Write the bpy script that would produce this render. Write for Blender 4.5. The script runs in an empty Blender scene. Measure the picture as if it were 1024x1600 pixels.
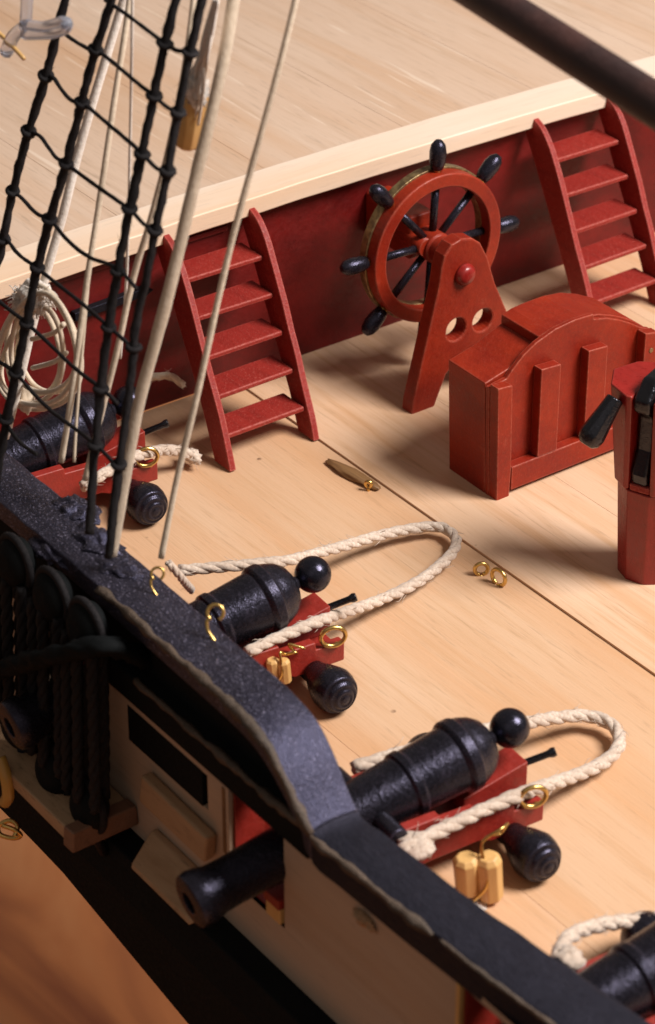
import bpy, bmesh, math, random
from mathutils import Vector, Matrix, noise
random.seed(7)
R = math.radians
sc = bpy.context.scene
C = sc.collection
sc.unit_settings.scale_length = 0.01          # one unit is one centimetre of the model

# ------------------------------------------------------------------ camera, lamps, exposure
CA, CE, CF, CD = R(54), R(32), 4200.0, 42.0
rt = Vector((math.cos(CA), math.sin(CA), 0)); hz = Vector((-math.sin(CA), math.cos(CA), 0)); ZZ = Vector((0, 0, 1))
fw = math.cos(CE)*hz - math.sin(CE)*ZZ; up = math.sin(CE)*hz + math.cos(CE)*ZZ
CP = -CD*fw
cd = bpy.data.cameras.new('camera'); cam = bpy.data.objects.new('camera', cd); C.objects.link(cam); sc.camera = cam
cam.matrix_world = Matrix(((rt.x, up.x, -fw.x, CP.x), (rt.y, up.y, -fw.y, CP.y), (rt.z, up.z, -fw.z, CP.z), (0, 0, 0, 1)))
cd.sensor_fit = 'VERTICAL'; cd.sensor_height = 24; cd.lens = CF/1600*24
cd.clip_start = 0.5; cd.clip_end = 500
cd.dof.use_dof = True; cd.dof.focus_distance = 40.5; cd.dof.aperture_fstop = 0.28; cd.dof.aperture_blades = 7

w = bpy.data.worlds.new('World'); sc.world = w; w.use_nodes = True
w.node_tree.nodes['Background'].inputs[0].default_value = (1.0, 0.86, 0.76, 1)
w.node_tree.nodes['Background'].inputs[1].default_value = 0.16

def lamp(name, direction, dist, size, power, col, aim=(3, 0, 0)):
    l = bpy.data.lights.new(name, 'AREA'); l.shape = 'DISK'; l.size = size; l.energy = power; l.color = col
    o = bpy.data.objects.new(name, l); C.objects.link(o)
    d = Vector(direction).normalized(); o.location = Vector(aim) + d*dist
    o.rotation_euler = (-d).to_track_quat('-Z', 'Y').to_euler()
    return o
lamp('key_lamp', (0.46, 0.42, 0.78), 62, 26, 71000, (1.0, 0.945, 0.91))
lamp('fill_lamp', (0.55, -0.65, 0.75), 75, 40, 1500, (1.0, 0.90, 0.82))
sc.view_settings.view_transform = 'Standard'; sc.view_settings.look = 'None'
sc.view_settings.exposure = 0; sc.view_settings.gamma = 1; sc.view_settings.use_curve_mapping = False

# ------------------------------------------------------------------ pixel-to-plane helpers used while measuring the photograph
def ray(x, y): return fw + (x-512)/CF*rt - (y-800)/CF*up
def zp(x, y, z=0.): d = ray(x, y); return CP + (z-CP.z)/d.z*d
def xp(x, y, X): d = ray(x, y); return CP + (X-CP.x)/d.x*d
def yp(x, y, Y): d = ray(x, y); return CP + (Y-CP.y)/d.y*d

# ------------------------------------------------------------------ mesh helpers
class MB:
    def __init__(s): s.v = []; s.f = []; s.sm = []; s.tone = []
    def add(s, vs, fs, smooth=False, tone=0.5):
        b = len(s.v); s.v += [Vector(p) for p in vs]
        for f in fs: s.f.append([b+i for i in f]); s.sm.append(smooth); s.tone.append(tone)
        return s
    def box(s, a, b, tone=0.5, mat=None):
        x0, y0, z0 = a; x1, y1, z1 = b
        vs = [Vector(p) for p in ((x0,y0,z0),(x1,y0,z0),(x1,y1,z0),(x0,y1,z0),(x0,y0,z1),(x1,y0,z1),(x1,y1,z1),(x0,y1,z1))]
        if mat: vs = [mat @ p for p in vs]
        return s.add(vs, [(0,3,2,1),(4,5,6,7),(0,1,5,4),(1,2,6,5),(2,3,7,6),(3,0,4,7)], tone=tone)
    def prism(s, poly, a0, a1, axis, mat=None, smooth=False):
        """poly: 2D outline; extruded along axis x, y or z (outline gives the other two in order)"""
        n = len(poly)
        def P(p, a):
            return Vector((a, p[0], p[1])) if axis == 'x' else Vector((p[0], a, p[1])) if axis == 'y' else Vector((p[0], p[1], a))
        vs = [P(p, a0) for p in poly] + [P(p, a1) for p in poly]
        if mat: vs = [mat @ p for p in vs]
        b = len(s.v); s.v += vs
        for f in [list(range(n))[::-1], list(range(n, 2*n))]: s.f.append([b+i for i in f]); s.sm.append(False); s.tone.append(.5)
        for i in range(n):
            j = (i+1) % n; s.f.append([b+i, b+j, b+n+j, b+n+i]); s.sm.append(smooth); s.tone.append(.5)
        return s
    def lathe(s, prof, mat, seg=32):
        """prof: (t, r) along local +Z of mat"""
        b = len(s.v); n = len(prof)
        for t, r in prof:
            for k in range(seg):
                a = 2*math.pi*k/seg; s.v.append(mat @ Vector((r*math.cos(a), r*math.sin(a), t)))
        for i in range(n-1):
            for k in range(seg):
                k2 = (k+1) % seg; s.f.append([b+i*seg+k, b+i*seg+k2, b+(i+1)*seg+k2, b+(i+1)*seg+k]); s.sm.append(True); s.tone.append(.5)
        s.f.append([b+k for k in range(seg)][::-1]); s.sm.append(False); s.tone.append(.5)
        s.f.append([b+(n-1)*seg+k for k in range(seg)]); s.sm.append(False); s.tone.append(.5)
        return s
    def tube(s, pts, rad, seg=8, closed=False, rough=0.0, tone=.5):
        pts = [Vector(p) for p in pts]; n = len(pts)
        if not hasattr(rad, '__len__'): rad = [rad]*n
        fr = frames(pts, closed); b = len(s.v)
        for i, p in enumerate(pts):
            for k in range(seg):
                a = 2*math.pi*k/seg; r = rad[i]
                if rough: r *= 1 + rough*noise.noise(p*6 + Vector((k*.7, k*1.3, 0)))
                s.v.append(p + r*(math.cos(a)*fr[i][0] + math.sin(a)*fr[i][1]))
        m = n if closed else n-1
        for i in range(m):
            i2 = (i+1) % n
            for k in range(seg):
                k2 = (k+1) % seg; s.f.append([b+i*seg+k, b+i*seg+k2, b+i2*seg+k2, b+i2*seg+k]); s.sm.append(True); s.tone.append(tone)
        if not closed:
            s.f.append([b+k for k in range(seg)][::-1]); s.sm.append(True); s.tone.append(tone)
            s.f.append([b+(n-1)*seg+k for k in range(seg)]); s.sm.append(True); s.tone.append(tone)
        return s
    def rope(s, pts, r, pitch=None, strands=3, hairs=0, step=None, seg=7):
        pitch = pitch or r*8.5; step = step or pitch/9
        pts = resample(pts, step); fr = frames(pts); n = len(pts)
        for q in range(strands):
            sp = []
            for i, p in enumerate(pts):
                a = 2*math.pi*(i*step/pitch + q/strands)
                sp.append(p + r*.40*(math.cos(a)*fr[i][0] + math.sin(a)*fr[i][1]))
            s.tube(sp, [r*.66*(1+.22*noise.noise(p*6+Vector((q*9,0,0)))) for p in sp], seg=seg, tone=random.random())
        for _ in range(hairs):
            i = random.randrange(n); p = pts[i]; a = random.random()*6.283; d = math.cos(a)*fr[i][0] + math.sin(a)*fr[i][1]
            t = (pts[min(i+1, n-1)] - pts[max(i-1, 0)]).normalized()*random.choice((-1, 1))
            L = r*random.uniform(.8, 2.2); a0 = p + d*r*.95; a1 = a0 + t*L*.6 + d*L*.25; a2 = a1 + t*L*.4 + d*L*random.uniform(-.1, .5)
            s.tube([a0, a1, a2], [r*.06, r*.05, r*.02], seg=3, tone=1.0)
        return s
    def ball(s, c, r, seg=24, sq=(1, 1, 1), rough=0., lumps=0.0, freq=4.):
        b = len(s.v); rings = seg//2; c = Vector(c)
        def P(i, k):
            th = math.pi*i/rings; ph = 2*math.pi*k/seg
            d = Vector((math.sin(th)*math.cos(ph), math.sin(th)*math.sin(ph), math.cos(th)))
            rr = r*(1 + lumps*noise.noise(d*freq*.5 + c*3.1))
            return c + Vector((d.x*rr*sq[0], d.y*rr*sq[1], d.z*rr*sq[2]))
        s.v.append(P(0, 0))
        for i in range(1, rings):
            for k in range(seg): s.v.append(P(i, k))
        s.v.append(P(rings, 0)); e = len(s.v)-1
        for k in range(seg):
            k2 = (k+1) % seg; s.f.append([b, b+1+k, b+1+k2]); s.sm.append(True); s.tone.append(.5)
            s.f.append([e, b+1+(rings-2)*seg+k2, b+1+(rings-2)*seg+k]); s.sm.append(True); s.tone.append(.5)
            for i in range(rings-2):
                s.f.append([b+1+i*seg+k, b+1+(i+1)*seg+k, b+1+(i+1)*seg+k2, b+1+i*seg+k2]); s.sm.append(True); s.tone.append(.5)
        return s
    def build(s, name, mat, parent=None, org=None, bevel=0, bseg=2, jit=0.0):
        if parent is not None and org is None: org = Vector(parent.get('_o', (0, 0, 0)))
        org = Vector(org) if org is not None else Vector((0, 0, 0))
        me = bpy.data.meshes.new(name)
        vs = [p - org for p in s.v]
        if jit: vs = [p + jit*Vector((noise.noise(p*1.7+Vector((5,0,0))), noise.noise(p*1.7+Vector((0,9,0))), noise.noise(p*1.7+Vector((0,0,3))))) for p in vs]
        me.from_pydata([tuple(p) for p in vs], [], s.f)
        me.polygons.foreach_set('use_smooth', s.sm)
        at = me.attributes.new('tone', 'FLOAT', 'FACE'); at.data.foreach_set('value', s.tone)
        me.update()
        bm = bmesh.new(); bm.from_mesh(me); bmesh.ops.recalc_face_normals(bm, faces=bm.faces); bm.to_mesh(me); bm.free()
        o = bpy.data.objects.new(name, me); C.objects.link(o); me.materials.append(mat)
        if parent is not None: o.parent = parent
        else: o.location = org
        if bevel:
            m = o.modifiers.new('bevel', 'BEVEL'); m.width = bevel; m.segments = bseg; m.limit_method = 'ANGLE'; m.angle_limit = R(35)
            m.harden_normals = True
        return o

def frames(pts, closed=False):
    n = len(pts); out = []; prev = None
    for i in range(n):
        t = (pts[(i+1) % n]-pts[i-1]) if closed else (pts[min(i+1, n-1)]-pts[max(i-1, 0)])
        t = t.normalized() if t.length > 1e-9 else Vector((0, 0, 1))
        if prev is None: a = t.orthogonal().normalized()
        else:
            a = prev - t*prev.dot(t); a = a.normalized() if a.length > 1e-6 else t.orthogonal().normalized()
        out.append((a, t.cross(a))); prev = a
    return out
def smooth(pts, sub=8, closed=False):
    pts = [Vector(p) for p in pts]; n = len(pts); out = []
    for i in range(n if closed else n-1):
        g = (lambda k: pts[k % n]) if closed else (lambda k: pts[max(0, min(n-1, k))])
        p0, p1, p2, p3 = g(i-1), g(i), g(i+1), g(i+2)
        for j in range(sub):
            t = j/sub
            out.append(.5*((2*p1)+(p2-p0)*t+(2*p0-5*p1+4*p2-p3)*t*t+(3*p1-p0-3*p2+p3)*t**3))
    if not closed: out.append(pts[-1])
    return out
def resample(pts, step):
    pts = [Vector(p) for p in pts]; out = [pts[0]]; acc = 0
    for a, b in zip(pts, pts[1:]):
        L = (b-a).length; d = step-acc
        while d <= L and L > 0: out.append(a+(b-a)*(d/L)); d += step
        acc = L-(d-step)
    return out
def thing(name, label, cat, loc=(0, 0, 0), rotz=0, group=None, local=False):
    o = bpy.data.objects.new(name, None); C.objects.link(o); o.location = loc; o.rotation_euler = (0, 0, rotz)
    o.empty_display_size = .3
    o['label'] = label; o['category'] = cat
    if group: o['group'] = group
    if not local: o['_o'] = list(loc)
    return o
def tag(o, label, cat, group=None, kind=None):
    o['label'] = label; o['category'] = cat
    if group: o['group'] = group
    if kind: o['kind'] = kind
    return o
def along(a, b):
    """matrix with origin a and local +Z towards b"""
    a = Vector(a); b = Vector(b); d = (b-a).normalized()
    return Matrix.Translation(a) @ d.to_track_quat('Z', 'Y').to_matrix().to_4x4()

# ------------------------------------------------------------------ materials
class NT:
    def __init__(s, name):
        s.m = bpy.data.materials.new(name); s.m.use_nodes = True; s.t = s.m.node_tree; s.b = s.t.nodes['Principled BSDF']
        s.tc = s.n('ShaderNodeTexCoord')
    def n(s, typ, **kw):
        x = s.t.nodes.new(typ)
        for k, v in kw.items(): setattr(x, k, v)
        return x
    def l(s, a, b): s.t.links.new(a, b)
    def noise(s, scale, stretch=(1, 1, 1), detail=4, rough=.55, dist=0., off=(0, 0, 0)):
        mp = s.n('ShaderNodeMapping'); mp.inputs['Scale'].default_value = stretch; mp.inputs['Location'].default_value = off
        s.l(s.tc.outputs['Object'], mp.inputs[0])
        x = s.n('ShaderNodeTexNoise'); s.l(mp.outputs[0], x.inputs['Vector'])
        x.inputs['Scale'].default_value = scale; x.inputs['Detail'].default_value = detail; x.inputs['Roughness'].default_value = rough; x.inputs['Distortion'].default_value = dist
        return x.outputs['Fac']
    def ramp(s, fac, stops):
        x = s.n('ShaderNodeValToRGB'); e = x.color_ramp.elements
        while len(e) < len(stops): e.new(.5)
        for q, (p, c) in zip(e, stops): q.position = p; q.color = (tuple(c) if hasattr(c, '__len__') else (c, c, c)) + (1,)
        s.l(fac, x.inputs[0]); return x.outputs[0]
    def mix(s, fac, a, b, mode='MIX'):
        x = s.n('ShaderNodeMix', data_type='RGBA', blend_type=mode)
        if hasattr(fac, 'links'): s.l(fac, x.inputs[0])
        else: x.inputs[0].default_value = fac
        for v, i in ((a, 6), (b, 7)):
            if hasattr(v, 'links'): s.l(v, x.inputs[i])
            else: x.inputs[i].default_value = tuple(v)+(1,)
        return x.outputs[2]
    def math(s, op, a, b=0.):
        x = s.n('ShaderNodeMath', operation=op)
        for v, i in ((a, 0), (b, 1)):
            if hasattr(v, 'links'): s.l(v, x.inputs[i])
            else: x.inputs[i].default_value = v
        return x.outputs[0]
    def bump(s, h, strength=.3, dist=.02, prev=None):
        x = s.n('ShaderNodeBump'); x.inputs['Strength'].default_value = strength; x.inputs['Distance'].default_value = dist
        s.l(h, x.inputs['Height'])
        if prev: s.l(prev, x.inputs['Normal'])
        return x.outputs[0]
    def edge(s, radius=.04):
        bv = s.n('ShaderNodeBevel', samples=4); bv.inputs['Radius'].default_value = radius
        g = s.n('ShaderNodeNewGeometry'); d = s.n('ShaderNodeVectorMath', operation='DOT_PRODUCT')
        s.l(bv.outputs[0], d.inputs[0]); s.l(g.outputs['Normal'], d.inputs[1])
        return s.math('MULTIPLY', s.math('SUBTRACT', 1.0, d.outputs['Value']), 7.0)
    def done(s, col=None, rough=None, nrm=None, **kw):
        def put(k, v):
            if hasattr(v, 'links'): s.l(v, s.b.inputs[k])
            elif hasattr(v, '__len__'): s.b.inputs[k].default_value = tuple(v)+(1,) if len(v) == 3 else v
            else: s.b.inputs[k].default_value = v
        if col is not None: put('Base Color', col)
        if rough is not None: put('Roughness', rough)
        if nrm is not None: put('Normal', nrm)
        for k, v in kw.items(): put(k.replace('_', ' '), v)
        return s.m

def wood(name, light, dark, grain=(.16, 2.6, 2.6), pores=.35, rough=.55, specks=True, bumpy=.25, streak=0.0):
    t = NT(name)
    g1 = t.noise(1.6, grain, 6, .62, .6); g2 = t.noise(9, grain, 3, .6, .2, (7, 3, 1)); big = t.noise(.28, (.5, 1, 1), 3, .5, .4, (3, 3, 3))
    c = t.ramp(g1, [(.30, dark), (.48, [l*.75+d*.25 for l, d in zip(light, dark)]), (.68, light)])
    att = t.n('ShaderNodeAttribute', attribute_name='tone')
    c = t.mix(t.ramp(att.outputs['Fac'], [(0, 0.), (1, .62)]), c, [d*.98 for d in dark])
    c = t.mix(t.ramp(big, [(.35, .0), (.7, .42)]), c, [dark[0]*1.0, dark[1]*.90, dark[2]*.82])
    g3 = t.noise(.7, (.10, 1.1, 1.1) if grain[0] < 1 else (1.1, .1, 1), 4, .55, .3, (9, 1, 2))
    c = t.mix(t.ramp(g3, [(.45, .0), (.70, .75)]), c, [dark[0]*1.02, dark[1]*.86, dark[2]*.70])
    po = t.ramp(g2, [(.30, 1.), (.42, 0.)]); c = t.mix(t.math('MULTIPLY', po, pores), c, [d*.55 for d in dark])
    if specks:
        v = t.n('ShaderNodeTexVoronoi'); v.inputs['Scale'].default_value = .9; v.inputs['Randomness'].default_value = 1
        t.l(t.tc.outputs['Object'], v.inputs['Vector'])
        sp = t.ramp(v.outputs['Distance'], [(.026, 1.), (.042, 0.)])
        n2 = t.ramp(t.noise(.8, off=(11, 0, 0)), [(.5, 0.), (.56, 1.)])
        c = t.mix(t.math('MULTIPLY', t.math('MULTIPLY', sp, n2), .8), c, (.10, .045, .02))
    if streak:
        sn = t.noise(3.4, (.10, 2.2, 1), 2, .5, 0, (21, 5, 0)); c = t.mix(t.math('MULTIPLY', t.ramp(sn, [(.665, 0.), (.69, 1.)]), streak), c, (.92, .80, .66))
    fine = t.noise(26, (.25, 1, 1), 2)
    b = t.bump(g2, bumpy, .012); b = t.bump(fine, bumpy*.6, .006, b)
    return t.done(c, t.ramp(g1, [(.3, rough+.12), (.7, rough-.08)]), b)

def paint(name, col, worn, rough=.45, wear=.6, rough_bump=.25, patch=None, spec=(1, 1, 1), specl=.5, brush=(1, 1, 1), speck=0.0, er=.035):
    t = NT(name)
    n1 = t.noise(1.1, brush, 5, .6); n2 = t.noise(17, brush, 4, .65, 0, (4, 4, 4)); n3 = t.noise(42, (1, 1, 1), 2, .6, 0, (1, 7, 4))
    c = t.mix(t.ramp(n1, [(.35, 0.), (.65, 1.)]), col, patch or [v*.72 for v in col])
    br = t.noise(5, (.25, 1.6, 1.6), 4, .6, .3, (8, 2, 6)); c = t.mix(t.ramp(br, [(.42, 0.), (.70, .45)]), c, [v*.55 for v in col])
    dd = t.noise(2.3, (1, 1, 1), 5, .7, 0, (3, 8, 1)); c = t.mix(t.ramp(dd, [(.64, 0.), (.72, .18*wear)]), c, worn)
    c = t.mix(t.math('MULTIPLY', t.ramp(n2, [(.35, 1.), (.65, 0.)]), .18), c, [v*1.5+.004 for v in col])
    e = t.math('MULTIPLY', t.math('MINIMUM', t.edge(er), 1.), t.ramp(n2, [(.30, .0), (.62, 1.)]))
    c = t.mix(t.math('MULTIPLY', e, wear), c, worn)
    if speck: c = t.mix(t.math('MULTIPLY', t.ramp(n3, [(.60, 0.), (.70, 1.)]), speck), c, worn)
    b = t.bump(n2, rough_bump, .03); b = t.bump(n3, rough_bump*.8, .012, b)
    t.b.inputs['Specular IOR Level'].default_value = specl
    t.b.inputs['Specular Tint'].default_value = tuple(spec)+(1,)
    return t.done(c, t.ramp(n2, [(.3, min(1, rough+.16)), (.7, rough-.08)]), b)

def fibre(name, a, b, rough=.85, scale=22, stain=None):
    t = NT(name); n1 = t.noise(scale, (1, 1, 1), 3); n2 = t.noise(.9, detail=3, off=(4, 2, 2))
    c = t.mix(t.ramp(n1, [(.3, 0.), (.7, 1.)]), a, b)
    c = t.mix(t.ramp(n2, [(.45, 0.), (.75, .6)]), c, stain or [v*.6 for v in b])
    t.b.inputs['Sheen Weight'].default_value = .25
    return t.done(c, rough, t.bump(n1, .5, .02))

M = {}
M['deck'] = wood('deck_wood', (.73, .515, .355), (.55, .335, .185), bumpy=.4, pores=.32)
M['quarter'] = wood('quarterdeck_wood', (.65, .49, .375), (.52, .37, .26), pores=.4, streak=.28, specks=False)
M['cap'] = wood('cap_wood', (.80, .67, .55), (.70, .56, .44), grain=(2.6, .16, 2.6), pores=.25, specks=False)
M['hullwood'] = wood('hull_wood', (.50, .385, .295), (.42, .315, .235), pores=.4)
M['rawwood'] = wood('raw_wood', (.52, .34, .20), (.30, .18, .095), grain=(.4, 2, 2), pores=.7, rough=.7, bumpy=.6, specks=False)
M['redwood'] = wood('channel_wood', (.24, .12, .07), (.13, .06, .035), pores=.6, bumpy=.6, specks=False)
M['block'] = wood('boxwood', (.72, .46, .18), (.58, .33, .11), grain=(2, 2, .3), pores=.2, rough=.38, specks=False)
M['plug'] = wood('dark_plug', (.34, .19, .07), (.13, .06, .025), specks=False)
M['red_wall'] = paint('red_bulkhead_paint', (.15, .006, .005), (.42, .10, .07), .45, .5, .15, patch=(.06, .003, .003), brush=(1, .6, 1), specl=.3)
M['red_ladder'] = paint('red_ladder_paint', (.24, .018, .013), (.62, .20, .155), .48, .85, .38, patch=(.26, .022, .015), speck=.35, er=.05, specl=.25)
M['red_box'] = paint('red_orange_paint', (.27, .021, .006), (.60, .20, .13), .36, .75, .2, patch=(.17, .010, .005), er=.04, specl=.25, speck=.12)
M['red_gun'] = paint('red_carriage_paint', (.27, .017, .010), (.45, .12, .07), .45, .4, .3, patch=(.26, .018, .01), speck=.15)
M['red_pump'] = paint('red_pump_paint', (.26, .012, .008), (.62, .20, .14), .30, .6, .12, patch=(.22, .010, .008), brush=(1, 1, .3))
blue = (.70, .67, 1.0)
M['black'] = paint('black_paint', (.006, .006, .007), (.03, .025, .025), .5, .25, .5, patch=(.004, .004, .005), spec=blue, specl=.22)
M['lowrail'] = paint('lower_rail_paint', (.009, .009, .012), (.06, .05, .06), .55, .4, .5, patch=(.006, .006, .008), spec=blue, specl=.35, brush=(.5, 1.4, 1), speck=.25)
M['gun'] = paint('black_gun_paint', (.010, .009, .012), (.11, .09, .13), .22, .8, .27, patch=(.003, .003, .004), spec=blue, specl=.45, brush=(1, 1, 1), speck=.18)
M['ball'] = paint('black_gloss', (.006, .006, .008), (.05, .05, .06), .2, .2, .12, spec=blue, specl=.5)
M['gloss'] = paint('black_enamel', (.005, .005, .006), (.05, .05, .06), .12, .2, .35, spec=(.85, .85, 1), specl=.6)
M['rail'] = paint('rail_paint', (.020, .018, .026), (.24, .22, .30), .36, .45, .6, patch=(.004, .0035, .005), spec=(.6, .6, 1), specl=.75, brush=(.5, 2.2, 1), speck=1.0)
M['hullblack'] = paint('hull_black_paint', (.0055, .0065, .007), (.03, .02, .015), .7, .3, .15, patch=(.0045, .0055, .006), specl=.1)
M['blackrope'] = fibre('tarred_line', (.006, .005, .006), (.016, .013, .014), .8, 18, stain=(.004, .004, .004)); M['blackrope'].node_tree.nodes['Principled BSDF'].inputs['Sheen Weight'].default_value = 0; M['blackrope'].node_tree.nodes['Principled BSDF'].inputs['Specular IOR Level'].default_value = .25
M['rope'] = fibre('cotton_rope', (.68, .57, .47), (.44, .33, .25), stain=(.32, .23, .17))
M['line'] = fibre('buff_line', (.72, .60, .46), (.60, .48, .35), scale=16)
M['white'] = fibre('white_fluff', (.82, .76, .70), (.66, .58, .50), stain=(.5, .42, .35))
M['edge'] = paint('worn_brown_edge', (.085, .055, .037), (.30, .21, .14), .6, .5, .8, patch=(.045, .032, .022), speck=.5)
M['spar'] = paint('spar_paint', (.055, .022, .018), (.12, .06, .05), .42, .4, .3, patch=(.022, .012, .012), specl=.45)
t = NT('brass'); M['brass'] = t.done(t.mix(t.noise(7), (.80, .56, .20), (.50, .30, .09)), .30, t.bump(t.noise(18), .3, .02), Metallic=1.0)
t = NT('old_brass'); M['oldbrass'] = t.done(t.mix(t.ramp(t.noise(7), [(.4, 0.), (.6, 1.)]), (.34, .24, .11), (.16, .10, .05)), .42, t.bump(t.noise(15), .5, .02), Metallic=.7)
t = NT('clear_plastic'); M['plastic'] = t.done((.80, .83, .92), .18, Transmission_Weight=.85, IOR=1.25)
t = NT('amber_glue'); M['amber'] = t.done((.62, .36, .09), .2, Transmission_Weight=.3)
t = NT('table_wood'); gn = t.noise(.22, (.35, 1.2, 1), 4, .5, 1.0)
M['table'] = t.done(t.ramp(gn, [(.3, (.26, .07, .03)), (.5, (.62, .23, .08)), (.72, (.80, .38, .16))]), .35)

# ------------------------------------------------------------------ the setting: deck, quarterdeck, table
def st(o): o['kind'] = 'structure'; return o
mb = MB(); ys = [-5.7, -3.35, -1.1, 1.20, 3.55, 5.9, 8.3, 10.8, 13.5]
tn = [.2, .65, .9, .05, .45, .6, .2, .6]
for i in range(8):
    g = .004 if i == 2 else .0012
    mb.box((-4.36, ys[i]+.0012, -.033), (22, ys[i+1]-g, (.0, .0, -.02, .02, .02, .02, .02, .02)[i]), tone=tn[i])
st(mb.build('deck', M['deck'], bevel=.006))
st(MB().box((-4.36, -5.7, -.6), (22, 13.5, -.036)).build('deck_underlay', M['deck']))
mb = MB(); qs = [-6.4, -3.4, -.6, 2.3, 5.2, 8.1, 11, 14.5]
def camber(Y): return 3.40 - .0022*(Y-4)**2
for i in range(7):
    a, b = qs[i], qs[i+1]; k = random.random()*.6
    z0, z1 = camber(a), camber(b)
    mb.add([(-30, a, z0), (-4.86, a, z0), (-4.86, b-.003, z1), (-30, b-.003, z1), (-30, a, z0-.4), (-4.86, a, z0-.4), (-4.86, b-.003, z1-.4), (-30, b-.003, z1-.4)],
           [(0, 1, 2, 3), (4, 7, 6, 5), (0, 4, 5, 1), (1, 5, 6, 2), (2, 6, 7, 3), (3, 7, 4, 0)], tone=k)
st(mb.build('quarterdeck', M['quarter'], bevel=.008))
st(MB().box((-150, -150, -26), (120, 150, -25)).build('table', M['table']))

# ------------------------------------------------------------------ bulkhead with cap board
bh = thing('bulkhead', 'dark red painted bulkhead wall below the pale quarterdeck edge board', 'wall', (-4.5, 3, 0))
mb = MB(); y = -6.0
pts = []
NY = 60
for i in range(NY+1):
    yy = -6+20*i/NY; pts.append((yy, camber(yy)-.3))
mb.prism([(-6, .0)] + [(14, .0)] + pts[::-1], -4.75, -4.36, 'x')
mb.build('panel', M['red_wall'], bh)
# two battens low relief seen at the left
MB().box((-4.36, -3.6, 2.86), (-4.28, 1.1, 2.95)).build('batten', M['red_wall'], bh, bevel=.02)
mb = MB()
vs = []; fs = []
for i in range(NY+1):
    yy = -7+21*i/NY; z = camber(yy)+.04 + .012*noise.noise(Vector((yy*.9, 0, 0)))
    f = -4.08 + .02*noise.noise(Vector((yy*.6, 4, 0)))
    vs += [(f, yy, z-.32), (f, yy, z), (-4.86, yy, z+.03), (-4.86, yy, z-.3)]
for i in range(NY):
    b = 4*i
    for k in range(4): fs.append((b+k, b+(k+1) % 4, b+4+(k+1) % 4, b+4+k))
fs += [(0, 1, 2, 3), (4*NY+3, 4*NY+2, 4*NY+1, 4*NY)]
# the cap stops short at the right hand ladder
YE = 9.05
mb.add(vs, fs); o = mb.build('cap_board', M['cap'], bh, bevel=.03)
# black bracket and small pins on the bulkhead
MB().prism([(-1.9, 2.28), (-.55, 2.33), (-.40, 2.25), (-.55, 2.18), (-1.9, 2.13)], -4.36, -4.22, 'x').build('bracket', M['black'], bh, bevel=.02)

# ------------------------------------------------------------------ ship side
hs = thing('hull_wall', 'outer side of the model hull, bare wood with black bands', 'hull', (6, -6.15, -1))
YF = -6.15
holes = [(6.36, 7.55, -.10, 1.5), (11.05, 12.2, -.10, 1.5), (1.9, 3.0, -.10, 1.5), (3.98, 5.86, .70, 1.26), (-2.9, -1.8, -.10, 1.5)]
xs = sorted({-9, 18} | {h[0] for h in holes} | {h[1] for h in holes}); zs = sorted({-1.0, 1.6} | {h[2] for h in holes} | {h[3] for h in holes})
mb = MB()
def inh(x, z): return any(a < x < b and c < z < d for a, b, c, d in holes)
for x0, x1 in zip(xs, xs[1:]):
    for z0, z1 in zip(zs, zs[1:]):
        if inh((x0+x1)/2, (z0+z1)/2): continue
        mb.add([(x0, YF, z0), (x1, YF, z0), (x1, YF, z1), (x0, YF, z1)], [(0, 1, 2, 3)])
for a, b, c, d in holes:
    if c < 0: continue
    yb = YF+.45
    mb.add([(a, YF, c), (b, YF, c), (b, YF, d), (a, YF, d), (a, yb, c), (b, yb, c), (b, yb, d), (a, yb, d)], [(0, 1, 5, 4), (1, 2, 6, 5), (2, 3, 7, 6), (3, 0, 4, 7)])
mb.add([(-9, YF, -1), (18, YF, -1), (18, YF+.4, -1), (-9, YF+.4, -1)], [(0, 1, 2, 3)])
mb.build('planking', M['hullwood'], hs)
for a, b, c, d in holes:
    if c > 0: continue
    mb = MB(); yb = YF+.50
    for q in (((a, YF+.06, c), (a+.03, yb, d)), ((b-.03, YF+.06, c), (b, yb, d)), ((a+.031, YF+.06, c), (b-.031, yb, c+.03)), ((a+.031, YF+.06, d-.03), (b-.031, yb, d))): mb.box(*q)
    mb.build('port_lining', M['red_gun'], hs)
    mb = MB(); mb.box((a-.07, YF-.02, c), (a-.002, YF+.058, d)); mb.build('port_frame', M['block'] if a > 11 else M['hullwood'], hs, bevel=.01)
p_ = yp(570, 1437, YF-.03)
MB().ball(p_, .16, 20, (1.3, .4, .5), lumps=.9).build('wood_chip', M['rawwood'], hs)
mb = MB(); mb.box((3.97, YF-.006, .69), (5.74, YF+.44, 1.265))  # solid block fills the slot, its black standing in for the shade inside
mb.build('slot_dark_fill', M['hullblack'], hs)
MB().box((6.20, YF-.012, .25), (6.27, YF+.02, 1.30)).build('slit', M['plug'], hs)
mb = MB()                                            # red inner bulwark with the same gunports
xs2 = sorted({-4.4, 18} | {h[i] for h in holes if h[2] == -.10 for i in (0, 1)})
for x0, x1 in zip(xs2, xs2[1:]):
    port = any(h[2] == -.10 and h[0] < (x0+x1)/2 < h[1] for h in holes)
    if port: mb.box((x0, YF+.51, -.2), (x1, YF+.62, -.02)); mb.box((x0, YF+.51, 1.5), (x1, YF+.62, 1.7))
    else: mb.box((x0, YF+.51, -.1), (x1, YF+.62, 1.7))
mb.build('inner_bulwark', M['red_gun'], hs)
# sill chip with red top at the middle port
MB().box((7.2, -6.2, -.06), (7.51, -5.85, .18)).build('port_sill', M['block'], hs, bevel=.02)
MB().box((7.18, -6.22, .182), (7.515, -5.75, .34)).build('sill_cap', M['red_gun'], hs, bevel=.02)
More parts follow.
